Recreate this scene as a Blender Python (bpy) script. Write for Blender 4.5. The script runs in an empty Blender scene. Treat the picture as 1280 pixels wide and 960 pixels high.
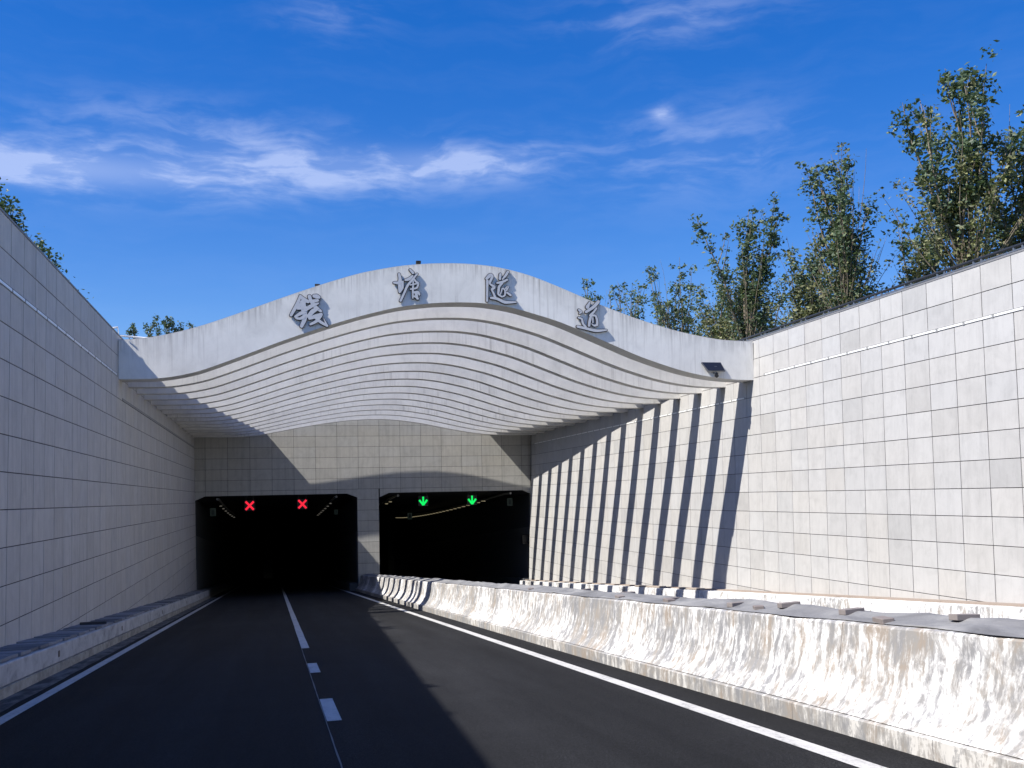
import bpy, bmesh, math, random
import numpy as np
from mathutils import Matrix, Vector

# ------------------------------------------------------------------ camera, sky, sun, exposure
scene = bpy.context.scene
COL = scene.collection
R_ = math.radians

def cam_axes(yaw, pitch, roll):
    y, p, r = R_(yaw), R_(pitch), R_(roll)
    fwd = Vector((math.sin(y)*math.cos(p), math.cos(y)*math.cos(p), math.sin(p)))
    right = Vector((math.cos(y), -math.sin(y), 0)); up = right.cross(fwd)
    return (right*math.cos(r)-up*math.sin(r), right*math.sin(r)+up*math.cos(r), fwd)

cd = bpy.data.cameras.new('camera'); cam = bpy.data.objects.new('camera', cd); COL.objects.link(cam)
a, b, c = cam_axes(13.16, 2.96, 1.2)
cam.matrix_world = Matrix(((a.x, b.x, -c.x, 0), (a.y, b.y, -c.y, 0), (a.z, b.z, -c.z, 0), (0, 0, 0, 1)))
cd.sensor_width = 36; cd.lens = 36; cd.shift_y = 0.057; cd.clip_start = 0.05; cd.clip_end = 5000
scene.camera = cam

SUN_DIR = Vector((-0.85, -0.205, 1.0)).normalized()          # towards the sun
sun_el = math.asin(SUN_DIR.z); sun_az = math.atan2(SUN_DIR.x, SUN_DIR.y)
world = bpy.data.worlds.new('World'); scene.world = world; world.use_nodes = True
wn = world.node_tree; wn.nodes.clear()

class NT:
    """small helper to write node trees"""
    def __init__(s, tree): s.t = tree
    def n(s, typ, ins=None, **kw):
        nd = s.t.nodes.new(typ)
        for k, v in kw.items(): setattr(nd, k, v)
        for k, v in (ins or {}).items():
            if isinstance(v, bpy.types.NodeSocket): s.t.links.new(v, nd.inputs[k])
            else: nd.inputs[k].default_value = v
        return nd
    def math(s, op, *a, clamp=False):
        nd = s.n('ShaderNodeMath', {i: v for i, v in enumerate(a)}, operation=op, use_clamp=clamp); return nd.outputs[0]
    def noise(s, vec, scale, detail=4, rough=.55, dist=0.):
        return s.n('ShaderNodeTexNoise', {'Vector': vec, 'Scale': scale, 'Detail': detail, 'Roughness': rough, 'Distortion': dist}).outputs[0]
    def mapv(s, vec, scale=(1, 1, 1), loc=(0, 0, 0), rot=(0, 0, 0)):
        return s.n('ShaderNodeMapping', {'Vector': vec, 'Scale': scale, 'Location': loc, 'Rotation': rot}).outputs[0]
    def ramp(s, fac, stops, interp='LINEAR'):
        nd = s.n('ShaderNodeValToRGB', {'Fac': fac}); cr = nd.color_ramp; cr.interpolation = interp
        while len(cr.elements) < len(stops): cr.elements.new(.5)
        for e, (p, col) in zip(cr.elements, stops):
            e.position = p; e.color = (col, col, col, 1) if not hasattr(col, '__len__') else (*col, 1)
        return nd.outputs[0]
    def mix(s, fac, a, b, blend='MIX'):
        nd = s.n('ShaderNodeMix', data_type='RGBA', blend_type=blend)
        for i, v in ((0, fac), (6, a), (7, b)):
            if isinstance(v, bpy.types.NodeSocket): s.t.links.new(v, nd.inputs[i])
            else: nd.inputs[i].default_value = v if i == 0 else ((v, v, v, 1) if not hasattr(v, '__len__') else (*v[:3], 1))
        return nd.outputs[2]

W = NT(wn)
sky = W.n('ShaderNodeTexSky', sky_type='NISHITA', sun_disc=False, sun_elevation=sun_el, sun_rotation=sun_az,
          altitude=200, air_density=1.0, dust_density=0.25, ozone_density=4.5)
skyc = W.n('ShaderNodeGamma', {'Color': sky.outputs[0], 'Gamma': .80}).outputs[0]       # flatter gradient towards the horizon
skyc = W.n('ShaderNodeHueSaturation', {'Hue': .520, 'Saturation': 1.545, 'Value': 1.50, 'Color': skyc}).outputs[0]
tc = W.n('ShaderNodeTexCoord').outputs['Generated']
sep = W.n('ShaderNodeSeparateXYZ', {0: tc})
az = W.math('DEGREES', W.math('ARCTAN2', sep.outputs[0], sep.outputs[1])) if False else W.math('MULTIPLY', W.math('ARCTAN2', sep.outputs[0], sep.outputs[1]), 57.2958)
el = W.math('MULTIPLY', W.math('ARCSINE', sep.outputs[2]), 57.2958)
skyvec = W.n('ShaderNodeCombineXYZ', {0: az, 1: el, 2: 0.0}).outputs[0]     # degrees on the sky
warp = W.n('ShaderNodeTexNoise', {'Vector': skyvec, 'Scale': .16, 'Detail': 3.0}).outputs[1]
warp = W.n('ShaderNodeVectorMath', {0: warp, 1: (.5, .5, .5)}, operation='SUBTRACT').outputs[0]
warp = W.n('ShaderNodeVectorMath', {0: warp, 3: 2.2}, operation='SCALE').outputs[0]
wv = W.n('ShaderNodeVectorMath', {0: skyvec, 1: warp}, operation='ADD').outputs[0]
streak = W.noise(W.mapv(wv, (.11, .75, 1), (3.1, 1.7, 0), (0, 0, R_(-5))), 1.0, 7, .56, .25)
fine = W.noise(W.mapv(wv, (.34, 1.1, 1), (0, 0, 0), (0, 0, R_(30))), 1.0, 7, .58, .3)
def blob(ca, ce, ra, re):
    """soft patch of thin cloud centred on a sky direction (azimuth, elevation in degrees)"""
    dx = W.math('DIVIDE', W.math('SUBTRACT', az, ca), ra); dy = W.math('DIVIDE', W.math('SUBTRACT', el, ce), re)
    d2 = W.math('ADD', W.math('MULTIPLY', dx, dx), W.math('MULTIPLY', dy, dy))
    return W.math('EXPONENT', W.math('MULTIPLY', d2, -1.0))
m = W.math('MULTIPLY', blob(-12, 17.0, 11, 1.15), 1.25)
for args, k in (((3, 18.0, 8, 1.35), .85), ((11.5, 18.3, 4.5, .9), .85), ((24, 18.4, 5.5, 2.2), .42), ((22.0, 20.4, .62, .36), .85), ((22.5, 25.0, 5.5, 1.2), .4),
                ((3.5, 25.5, 3.0, 1.5), .22), ((-5, 19.6, 7, 1.2), .36), ((-40, 17, 16, 2.4), .9), ((150, 22, 50, 5), .6), ((80, 17, 25, 3), .6), ((-110, 24, 45, 4), .6), ((-30, 30, 25, 2.5), .3)):
    m = W.math('ADD', m, W.math('MULTIPLY', blob(*args), k))
m = W.math('ADD', m, .025)          # faint cirrus everywhere
tex = W.math('ADD', W.math('MULTIPLY', streak, .66), W.math('MULTIPLY', fine, .34))
tex = W.n('ShaderNodeMapRange', {0: tex, 1: .41, 2: .66, 3: 0.0, 4: 1.0}, interpolation_type='SMOOTHSTEP').outputs[0]
core = W.math('MULTIPLY', W.math('MULTIPLY', m, m), .16)      # the thick of the band has no holes
cl = W.math('ADD', W.math('MULTIPLY', W.math('MULTIPLY', m, tex), .52), core, clamp=True)
cl = W.math('MINIMUM', cl, .46)
skyc = W.mix(cl, skyc, (5.6, 6.2, 8.0))
bg = W.n('ShaderNodeBackground', {'Color': skyc, 'Strength': 0.085})
wn.links.new(bg.outputs[0], W.n('ShaderNodeOutputWorld').inputs[0])

sl = bpy.data.lights.new('sun', 'SUN'); sl.energy = 4.6; sl.angle = R_(0.53); sl.color = (1.0, 0.955, 0.89)
so = bpy.data.objects.new('sun', sl); COL.objects.link(so); so.rotation_euler = SUN_DIR.to_track_quat('Z', 'Y').to_euler()
so.location = (-30, -10, 40)
vs = scene.view_settings; vs.view_transform = 'Standard'; vs.look = 'None'; vs.gamma = 1.0; vs.use_curve_mapping = False
vs.exposure = 0.8
scene.cycles.max_bounces = 8; scene.cycles.diffuse_bounces = 4

# ------------------------------------------------------------------ helpers
rng = random.Random(7)

def tag(o, label=None, cat=None, group=None, kind=None):
    if label: o['label'] = label
    if cat: o['category'] = cat
    if group: o['group'] = group
    if kind: o['kind'] = kind
    return o

def empty(name, loc, label, cat, group=None, rz=0):
    o = bpy.data.objects.new(name, None); COL.objects.link(o); o.location = loc; o.rotation_euler[2] = rz
    o.empty_display_size = .2
    return tag(o, label, cat, group)

def mk(name, mesh, parent=None, loc=None):
    """link a mesh; world-space vertices stay put under a translated parent"""
    o = bpy.data.objects.new(name, mesh); COL.objects.link(o)
    if parent is not None:
        o.parent = parent
        if parent.type == 'EMPTY' or parent.location.length > 0:
            pass
    if loc is not None: o.location = loc
    return o

class MB:
    """mesh builder in world or local coordinates"""
    def __init__(s): s.v = []; s.f = []; s.mi = []; s.cur = 0
    def vert(s, p): s.v.append(tuple(p)); return len(s.v)-1
    def face(s, idx): s.f.append(tuple(idx)); s.mi.append(s.cur)
    def quad(s, *p): s.face([s.vert(q) for q in p])
    def box(s, x0, x1, y0, y1, z0, z1):
        i = len(s.v)
        s.v += [(x0, y0, z0), (x1, y0, z0), (x1, y1, z0), (x0, y1, z0), (x0, y0, z1), (x1, y0, z1), (x1, y1, z1), (x0, y1, z1)]
        for f in ((0, 3, 2, 1), (4, 5, 6, 7), (0, 1, 5, 4), (1, 2, 6, 5), (2, 3, 7, 6), (3, 0, 4, 7)): s.face([i+k for k in f])
    def hexa(s, lo, hi):
        """lo, hi: four points each, same winding (ccw seen from hi side)"""
        i = len(s.v); s.v += [tuple(p) for p in lo]+[tuple(p) for p in hi]; n = len(lo)
        s.face([i+k for k in reversed(range(n))]); s.face([i+n+k for k in range(n)])
        for k in range(n): s.face([i+k, i+(k+1) % n, i+n+(k+1) % n, i+n+k])
    def tube(s, pts, r, n=8, caps=True):
        pts = [Vector(p) for p in pts]; rr = r if hasattr(r, '__len__') else [r]*len(pts)
        rings = []
        for k, p in enumerate(pts):
            d = (pts[min(k+1, len(pts)-1)]-pts[max(k-1, 0)]).normalized()
            u = d.cross(Vector((0, 0, 1)) if abs(d.z) < .9 else Vector((1, 0, 0))).normalized(); w = d.cross(u)
            rings.append([s.vert(p+(u*math.cos(t)+w*math.sin(t))*rr[k]) for t in (2*math.pi*q/n for q in range(n))])
        for A, B in zip(rings, rings[1:]):
            for q in range(n): s.face((A[q], A[(q+1) % n], B[(q+1) % n], B[q]))
        if caps: s.face(rings[0]); s.face(list(reversed(rings[-1])))
    def build(s, name, mats, parent=None, smooth=False, bevel=0, offset=None):
        me = bpy.data.meshes.new(name)
        v = s.v if offset is None else [(p[0]-offset[0], p[1]-offset[1], p[2]-offset[2]) for p in s.v]
        me.from_pydata(v, [], s.f)
        for mt in (mats if isinstance(mats, (list, tuple)) else [mats]): me.materials.append(mt)
        if any(s.mi): me.polygons.foreach_set('material_index', s.mi)
        bm = bmesh.new(); bm.from_mesh(me); bmesh.ops.recalc_face_normals(bm, faces=bm.faces)
        if bevel: bmesh.ops.bevel(bm, geom=bm.edges[:], offset=bevel, segments=1, affect='EDGES', clamp_overlap=True)
        bm.to_mesh(me); bm.free()
        if smooth: me.polygons.foreach_set('use_smooth', [True]*len(me.polygons))
        me.update()
        o = bpy.data.objects.new(name, me); COL.objects.link(o)
        if parent is not None: o.parent = parent
        if offset is not None and parent is None: o.location = offset
        return o

def mat(name, base=(.5, .5, .5), rough=.7, metal=0., spec=.5, emit=None, estr=0.):
    m = bpy.data.materials.new(name); m.use_nodes = True
    N = NT(m.node_tree); N.m = m; N.bsdf = m.node_tree.nodes['Principled BSDF']
    bs = N.bsdf
    bs.inputs['Base Color'].default_value = (*base, 1); bs.inputs['Roughness'].default_value = rough
    bs.inputs['Metallic'].default_value = metal; bs.inputs['Specular IOR Level'].default_value = spec
    if emit: bs.inputs['Emission Color'].default_value = (*emit, 1); bs.inputs['Emission Strength'].default_value = estr
    N.pos = lambda: N.n('ShaderNodeNewGeometry').outputs['Position']
    N.obj = lambda: N.n('ShaderNodeTexCoord').outputs['Object']
    N.col = lambda s: m.node_tree.links.new(s, bs.inputs['Base Color'])
    def bump(h, strength=.3, dist=.01):
        nd = N.n('ShaderNodeBump', {'Height': h, 'Strength': strength, 'Distance': dist}); m.node_tree.links.new(nd.outputs[0], bs.inputs['Normal'])
    N.bump = bump
    return N

# ------------------------------------------------------------------ materials
def stone(name, base, per_object, spread=.1, odd=.12, stain=.5):
    """honed cladding stone: every panel has its own tone, some are clearly greyer"""
    N = mat(name, rough=.62, spec=.35)
    rnd = N.n('ShaderNodeObjectInfo').outputs['Random'] if per_object else N.n('ShaderNodeNewGeometry').outputs['Random Per Island']
    p = N.pos()
    tone = N.n('ShaderNodeMapRange', {0: rnd, 3: 1-spread, 4: 1+spread*.35}).outputs[0]
    r2 = N.math('FRACT', N.math('MULTIPLY', rnd, 37.7))
    oddf = N.math('MULTIPLY', N.math('GREATER_THAN', r2, .93), odd)
    tone = N.math('SUBTRACT', tone, oddf)
    off = N.n('ShaderNodeCombineXYZ', {0: N.math('MULTIPLY', rnd, 60.0), 1: N.math('MULTIPLY', rnd, 91.0), 2: N.math('MULTIPLY', rnd, 33.0)}).outputs[0]
    pv = N.n('ShaderNodeVectorMath', {0: p, 1: off}, operation='ADD').outputs[0]
    cloud = N.ramp(N.noise(pv, 2.2, 5, .6, .6), [(.30, .90), (.55, 1.0), (.75, 1.03)])
    vein = N.ramp(N.noise(N.mapv(pv, (1.2, 3.0, .7)), 2.0, 7, .7, 1.5), [(.36, .93), (.47, 1.0)])
    grain = N.ramp(N.noise(p, 70, 2, .6), [(.3, .965), (.7, 1.03)])
    run = N.ramp(N.noise(N.mapv(p, (5, 5, .28)), 1.3, 5, .65), [(.28, 1-.18*stain), (.52, 1.0)])
    f = N.math('MULTIPLY', N.math('MULTIPLY', tone, cloud), N.math('MULTIPLY', N.math('MULTIPLY', vein, grain), run))
    warm = N.mix(N.math('FRACT', N.math('MULTIPLY', rnd, 11.3)), [c*k for c, k in zip(base, (1.0, 1.0, 1.0))], [c*k for c, k in zip(base, (1.015, .995, .965))])
    col = N.n('ShaderNodeVectorMath', {0: warm, 3: f}, operation='SCALE').outputs[0]
    N.col(col); N.bump(N.noise(p, 55, 3, .6), .08, .004)
    return N.m

M_ST_R = stone('pale_stone_panel', (.465, .462, .45), True, .05, .10, .45)
M_ST_R2 = stone('pale_stone_panel_far', (.465, .462, .45), False, .05, .10, .45)
M_ST_L = stone('grey_stone_panel', (.54, .522, .49), True, .06, .05, .9)
M_ST_L2 = stone('grey_stone_panel_far', (.54, .522, .49), False, .06, .05, .9)
M_ST_P = stone('portal_stone_panel', (.54, .533, .50), True, .06, .03, 1.0)
M_JOINT = mat('joint_backing', (.035, .033, .034), .95).m
N = mat('coping', (.20, .20, .205), .6); M_COPING = N.m

def render_paint(name, base, streaks=.25, dirt=(.36, .345, .32), top=0.0):
    """white rendered concrete with cloudy repairs, seams and rain runs that begin at the upper edge"""
    N = mat(name, base, .7, spec=.3); p = N.pos()
    big = N.noise(p, .55, 6, .6, .8); mid = N.noise(N.mapv(p, (1.6, 1.6, .9)), 1.9, 7, .68, .6)
    run = N.noise(N.mapv(p, (7.5, 7.5, .10)), 1.4, 6, .65)
    f = N.math('MULTIPLY', N.ramp(big, [(.3, .86), (.6, 1.0), (.8, 1.02)]), N.ramp(mid, [(.30, .90), (.52, 1.0), (.75, 1.03)]))
    c0 = N.n('ShaderNodeVectorMath', {0: base, 3: f}, operation='SCALE').outputs[0]
    g = N.math('MULTIPLY', N.ramp(run, [(.53, 0.), (.74, 1.)]), N.math('MULTIPLY', N.ramp(N.noise(p, .35, 3), [(.42, 0.), (.66, 1.)]), streaks))
    if top:
        h = N.n('ShaderNodeAttribute', attribute_name='drop').outputs['Fac']            # metres below the upper edge
        run2 = N.noise(N.mapv(p, (11, 11, .25)), 1.2, 6, .7); reach = N.noise(N.mapv(p, (2.2, 2.2, .05)), 1.0, 4, .6)
        lim = N.math('MULTIPLY', N.ramp(reach, [(.35, .12), (.7, 1.0)]), .85)
        fall = N.math('SUBTRACT', 1.0, N.math('DIVIDE', h, lim), clamp=True)
        g = N.math('ADD', g, N.math('MULTIPLY', N.math('MULTIPLY', N.ramp(run2, [(.42, 0.), (.66, 1.)]), fall), top), clamp=True)
        edge = N.math('MULTIPLY', N.math('SUBTRACT', 1.0, N.math('DIVIDE', h, .05), clamp=True), .5)
        g = N.math('MAXIMUM', g, edge)
    N.col(N.mix(g, c0, dirt)); N.bump(N.math('ADD', N.noise(p, 14, 5, .6), N.math('MULTIPLY', N.noise(p, 1.6, 3), 3.0)), .14, .008)
    return N.m
M_FASCIA = render_paint('white_rendered_concrete', (.82, .81, .765), .8, top=.75)
M_RIB = render_paint('off_white_rib_concrete', (.86, .845, .80), .7, top=.35)

def chipped(name, white=(.86, .855, .84), amount=.5):
    """whitewash worn off in vertical runs, showing grey and tan concrete"""
    N = mat(name, white, .8, spec=.25); p = N.pos()
    w = N.n('ShaderNodeVectorMath', {0: p, 1: N.mapv(N.n('ShaderNodeTexNoise', {'Vector': p, 'Scale': 2.2, 'Detail': 4.0}).outputs[1], (.16, .16, .16))}, operation='ADD').outputs[0]
    big = N.noise(N.mapv(w, (1, .6, .9)), .8, 3, .5)
    run = N.noise(N.mapv(w, (5.5, 5.5, .9)), 2.2, 9, .72, .2)
    blot = N.noise(N.mapv(w, (2.4, 3.0, 2.2)), 3.0, 9, .74, .5)
    s = N.math('ADD', N.math('ADD', N.math('MULTIPLY', run, .46), N.math('MULTIPLY', blot, .36)), N.math('MULTIPLY', big, .28))
    t0 = .545+.16*(.5-amount)
    worn = N.ramp(s, [(t0, 0.), (t0+.016, .55), (t0+.075, 1.)])
    tint = N.ramp(N.noise(N.mapv(w, (1.2, 1.5, .8)), 2.0, 7, .7), [(.42, (.235, .235, .238)), (.52, (.28, .268, .25)), (.62, (.30, .257, .213))])
    film = N.ramp(N.noise(N.mapv(p, (9, 9, 1.1)), 2.0, 6, .7), [(.3, .90), (.6, 1.)])
    cw = N.n('ShaderNodeVectorMath', {0: white, 3: film}, operation='SCALE').outputs[0]
    N.col(N.mix(worn, cw, tint)); N.bump(s, .25, .008)
    return N.m
M_BARRIER = chipped('worn_whitewash', (.80, .79, .77), amount=.77)
M_BASE = chipped('worn_whitewash_base', (.60, .585, .55), .85)
M_KERB_R = chipped('white_kerb', (.74, .735, .72), .42)
N = mat('kerb_concrete', (.5, .5, .49), .85, spec=.25); p = N.pos()
s = N.noise(N.mapv(p, (3, 1.3, 2)), 1.6, 8, .68, .5)
N.col(N.ramp(s, [(.34, (.30, .295, .29)), (.47, (.46, .455, .445)), (.62, (.55, .545, .53))])); N.bump(s, .2, .006); M_KERB_L = N.m
N = mat('kerb_base_concrete', (.4, .38, .33), .9, spec=.2); p = N.pos()
s = N.noise(N.mapv(p, (3, 1.1, 2)), 1.9, 7, .65)
N.col(N.ramp(s, [(.36, (.24, .23, .20)), (.55, (.40, .375, .32)), (.7, (.46, .44, .39))])); M_KERB_B = N.m
N = mat('cover_slab', (.3, .3, .3), .9, spec=.2); rn = N.n('ShaderNodeObjectInfo').outputs['Random']
k = N.math('MULTIPLY', N.n('ShaderNodeMapRange', {0: rn, 3: .55, 4: 1.1}).outputs[0], N.ramp(N.noise(N.pos(), 4, 6, .6), [(.3, .85), (.7, 1.1)]))
N.col(N.n('ShaderNodeVectorMath', {0: (.27, .27, .275), 3: k}, operation='SCALE').outputs[0]); M_SLAB = N.m

N = mat('asphalt', (.03, .03, .031), .92, spec=.2); p = N.pos()
sp = N.noise(p, 60, 4, .8); sp2 = N.noise(p, 210, 2, .75)
vor = N.n('ShaderNodeTexVoronoi', {'Vector': p, 'Scale': 85.0}).outputs['Distance']
lanes = N.noise(N.mapv(p, (1.3, .03, 1)), 1.3, 5, .6); patch = N.noise(p, .45, 6, .62, .6)
oil = N.noise(N.mapv(p, (2.2, .25, 1)), 1.1, 6, .7, .4)
f = N.math('MULTIPLY', N.ramp(sp, [(.34, .35), (.50, .9), (.64, 2.3)]), N.ramp(sp2, [(.32, .55), (.68, 1.6)]))
f = N.math('MULTIPLY', f, N.ramp(vor, [(.12, 1.5), (.45, .85)]))
f = N.math('MULTIPLY', f, N.math('MULTIPLY', N.ramp(lanes, [(.34, .66), (.5, 1.), (.66, 1.38)]), N.ramp(patch, [(.3, .80), (.7, 1.2)])))
f = N.math('MULTIPLY', f, N.ramp(oil, [(.30, .72), (.48, 1.0)]))
N.col(N.n('ShaderNodeVectorMath', {0: (.0118, .0121, .0130), 3: f}, operation='SCALE').outputs[0])
N.bump(N.math('ADD', sp, N.math('MULTIPLY', sp2, .5)), .55, .012); M_ASPHALT = N.m
N = mat('line_paint', (.78, .78, .77), .65); p = N.pos()
wr = N.math('ADD', N.math('MULTIPLY', N.noise(p, 26, 8, .8), .6), N.math('MULTIPLY', N.noise(N.mapv(p, (3, .8, 1)), 2.2, 5, .65), .4))
N.col(N.ramp(wr, [(.36, (.09, .09, .088)), (.41, (.36, .355, .34)), (.50, (.50, .49, .465)), (.66, (.58, .57, .545))])); N.bump(N.noise(p, 120, 2), .3, .004); M_LINE = N.m
N = mat('faded_seam', (.16, .16, .155), .8); M_SEAM = N.m
N = mat('gutter', (.12, .12, .118), .9); N.col(N.ramp(N.noise(N.mapv(N.pos(), (2, .6, 1)), 2.5, 6, .6), [(.4, (.03, .03, .032)), (.6, (.15, .15, .145))])); M_GUTTER = N.m
N = mat('geotextile', (.27, .275, .285), .9, spec=.2); p = N.pos()
N.col(N.ramp(N.noise(N.mapv(p, (1, .5, 1)), 2.3, 7, .65, .6), [(.3, (.13, .13, .133)), (.5, (.20, .20, .203)), (.72, (.30, .297, .288))])); N.bump(N.noise(p, 16, 6, .65), .6, .03); M_TARP = N.m
N = mat('clay_brick', (.26, .2, .175), .9, spec=.2)
rn = N.n('ShaderNodeObjectInfo').outputs['Random']
N.col(N.mix(N.math('MULTIPLY', N.noise(N.pos(), 18, 6, .7), .9), N.mix(rn, (.15, .118, .108), (.19, .165, .155)), (.26, .24, .23))); M_BRICK = N.m
M_METAL_D = mat('dark_metal', (.055, .058, .062), .45, .6).m
M_METAL_G = mat('grey_metal', (.24, .25, .26), .42, .7).m
M_LETTER = mat('brushed_letter_face', (.54, .55, .57), .45, .1).m
M_LETTER_S = mat('letter_side', (.075, .065, .06), .55, .3).m
M_STRIP = mat('white_diffuser', (.82, .82, .79), .35).m
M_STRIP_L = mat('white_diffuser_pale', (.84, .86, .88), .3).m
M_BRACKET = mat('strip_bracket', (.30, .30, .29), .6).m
M_BROWN = mat('brown_filler', (.27, .22, .18), .9).m
M_WOOD = mat('weathered_plank', (.33, .28, .235), .85).m
M_DARKWOOD = mat('dark_plank', (.045, .042, .04), .8).m
M_RUST = mat('rusty_slot', (.11, .075, .055), .85).m
M_WHITEPIPE = mat('white_pipe', (.82, .82, .80), .4).m
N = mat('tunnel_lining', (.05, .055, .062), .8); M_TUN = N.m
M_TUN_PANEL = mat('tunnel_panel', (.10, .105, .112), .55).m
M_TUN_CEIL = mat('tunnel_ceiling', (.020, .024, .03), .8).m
M_BLACK = mat('black_housing', (.012, .012, .013), .5).m
M_RED = mat('red_leds', (.3, .01, .02), .5, emit=(1.0, .02, .05), estr=.62).m
M_GREEN = mat('green_leds', (.01, .3, .08), .5, emit=(.0, 1.0, .14), estr=.55).m
M_LAMP = mat('warm_lamp', (.6, .55, .4), .5, emit=(1.0, .85, .5), estr=.14).m
M_LAMP_DIM = mat('dim_lamp', (.5, .5, .45), .5, emit=(1.0, .93, .78), estr=.06).m
M_EXIT = mat('dim_exit_sign', (.04, .05, .046), .5, emit=(.35, .55, .45), estr=.008).m
M_EXIT_D = mat('exit_sign_mark', (.02, .03, .03), .5).m
N = mat('solar_cells', (.02, .024, .04), .22, .1); M_SOLAR = N.m
N = mat('soil_grass', (.08, .10, .045), .95, spec=.1)
N.col(N.ramp(N.noise(N.pos(), 1.5, 7, .65), [(.3, (.05, .07, .03)), (.55, (.09, .11, .05)), (.75, (.13, .11, .075))])); M_GROUND = N.m
N = mat('bark', (.16, .125, .095), .9, spec=.2)
N.col(N.ramp(N.noise(N.mapv(N.obj(), (1, 1, .25)), 9, 5, .6), [(.3, (.10, .082, .06)), (.7, (.29, .245, .185))])); M_BARK = N.m
def leafmat(name, c0, c1, c2):
    N = mat(name, c1, .5, spec=.4)
    rn = N.n('ShaderNodeNewGeometry').outputs['Random Per Island']
    big = N.noise(N.obj(), .9, 3)
    f = N.math('ADD', N.math('MULTIPLY', rn, .6), N.math('MULTIPLY', big, .5))
    col = N.ramp(f, [(.25, c0), (.55, c1), (.86, c2)])
    N.col(col)
    tr = N.n('ShaderNodeBsdfTranslucent', {'Color': N.mix(.5, col, (.10, .16, .02))})
    mx = N.n('ShaderNodeMixShader', {0: .28, 1: N.bsdf.outputs[0], 2: tr.outputs[0]})
    out = [n for n in N.t.nodes if n.type == 'OUTPUT_MATERIAL'][0]; N.t.links.new(mx.outputs[0], out.inputs[0])
    return N.m
M_LEAF_D = leafmat('dark_leaf', (.042, .07, .044), (.08, .125, .068), (.16, .21, .11))
M_LEAF_Y = leafmat('olive_leaf', (.075, .085, .04), (.145, .155, .07), (.30, .31, .15))
M_LEAF_S = leafmat('shrub_leaf', (.035, .065, .035), (.06, .10, .05), (.11, .16, .08))

# ------------------------------------------------------------------ ground, roads
GRADE = .063
def rz(x, y): return -1.55-GRADE*y+.01*x                   # left carriageway surface
def rz2(x, y): return -1.50-GRADE*y-.015*(x-5.3)            # right carriageway surface
PORTAL_Y = 58.5
TOP = 4.74                                                  # top of the retaining walls
def LX(z): return -4.16-.012*z                               # face of the left wall
def RX(z): return 14.70+.035*z                              # face of the right wall
YB, YE = -95.0, 150.0

mb = MB()
for x0, x1, y0, y1 in ((-700, -4.55, -700, 1500), (15.2, 700, -700, 1500), (-4.55, 15.2, 58.85, 1500), (-4.55, 15.2, -700, YB)):
    mb.quad((x0, y0, 4.5), (x1, y0, 4.5), (x1, y1, 4.5), (x0, y1, 4.5))
tag(mb.build('ground', M_GROUND), kind='structure')

def road_sheet(name, x0, x1, zf):
    mb = MB(); n = 40
    for k in range(n):
        ya, yb = YB+(YE-YB)*k/n, YB+(YE-YB)*(k+1)/n
        mb.quad((x0, ya, zf(x0, ya)), (x1, ya, zf(x1, ya)), (x1, yb, zf(x1, yb)), (x0, yb, zf(x0, yb)))
    return tag(mb.build(name, M_ASPHALT), kind='structure')
road = road_sheet('road', -3.5, 4.55, rz)
road2 = road_sheet('opposite_road', 6.35, 14.6, rz2)
def strip(name, x0, x1, y0, y1, m, parent, dz=.004, zf=rz, wob=0.0, step=1.5):
    mb = MB(); n = max(1, int((y1-y0)/step)); rr = random.Random(3)
    L = [(y0+(y1-y0)*k/n, (rr.random()-.5)*wob, (rr.random()-.5)*wob) for k in range(n+1)]
    for (ya, a0, a1), (yb, b0, b1) in zip(L, L[1:]):
        mb.quad((x0+a0, ya, zf(x0, ya)+dz), (x1+a1, ya, zf(x1, ya)+dz), (x1+b1, yb, zf(x1, yb)+dz), (x0+b0, yb, zf(x0, yb)+dz))
    return mb.build(name, m, parent)
strip('edge_line', -3.02, -2.86, YB, YE, M_LINE, road, wob=.008)
strip('edge_line', 3.89, 4.05, YB, YE, M_LINE, road, wob=.008)
strip('lane_dash', .50, .645, 10.45, 12.2, M_LINE, road, step=9)
strip('lane_dash', .50, .645, 15.24, 16.72, M_LINE, road, step=9)
strip('lane_line', .49, .635, 19.84, 140.0, M_LINE, road, wob=.006)
strip('lane_dash', .50, .645, 4.0, 6.5, M_LINE, road, step=9)
strip('paint_seam', .485, .497, -5, 19.8, M_SEAM, road, dz=.003, wob=.006, step=.4)
strip('gutter_strip', -3.46, -3.13, YB, 60, M_GUTTER, road, dz=.006, wob=.03, step=.5)
strip('edge_line', 6.75, 6.9, YB, YE, M_LINE, road2, zf=rz2)
strip('edge_line', 13.6, 13.75, YB, YE, M_LINE, road2, zf=rz2)
for k in range(10): strip('lane_dash', 10.1, 10.25, -60+15*k, -54+15*k, M_LINE, road2, zf=rz2, step=9)

# ------------------------------------------------------------------ retaining walls with stone panels
AX = (a, b, c)
def in_view(p):
    v = Vector(p); z = v.dot(c)
    if z < 1: return False, 0
    x = 640+1280*v.dot(a)/z; y = 553-1280*v.dot(b)/z
    return (-15 < x < 1295 and -15 < y < 975), z

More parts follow.
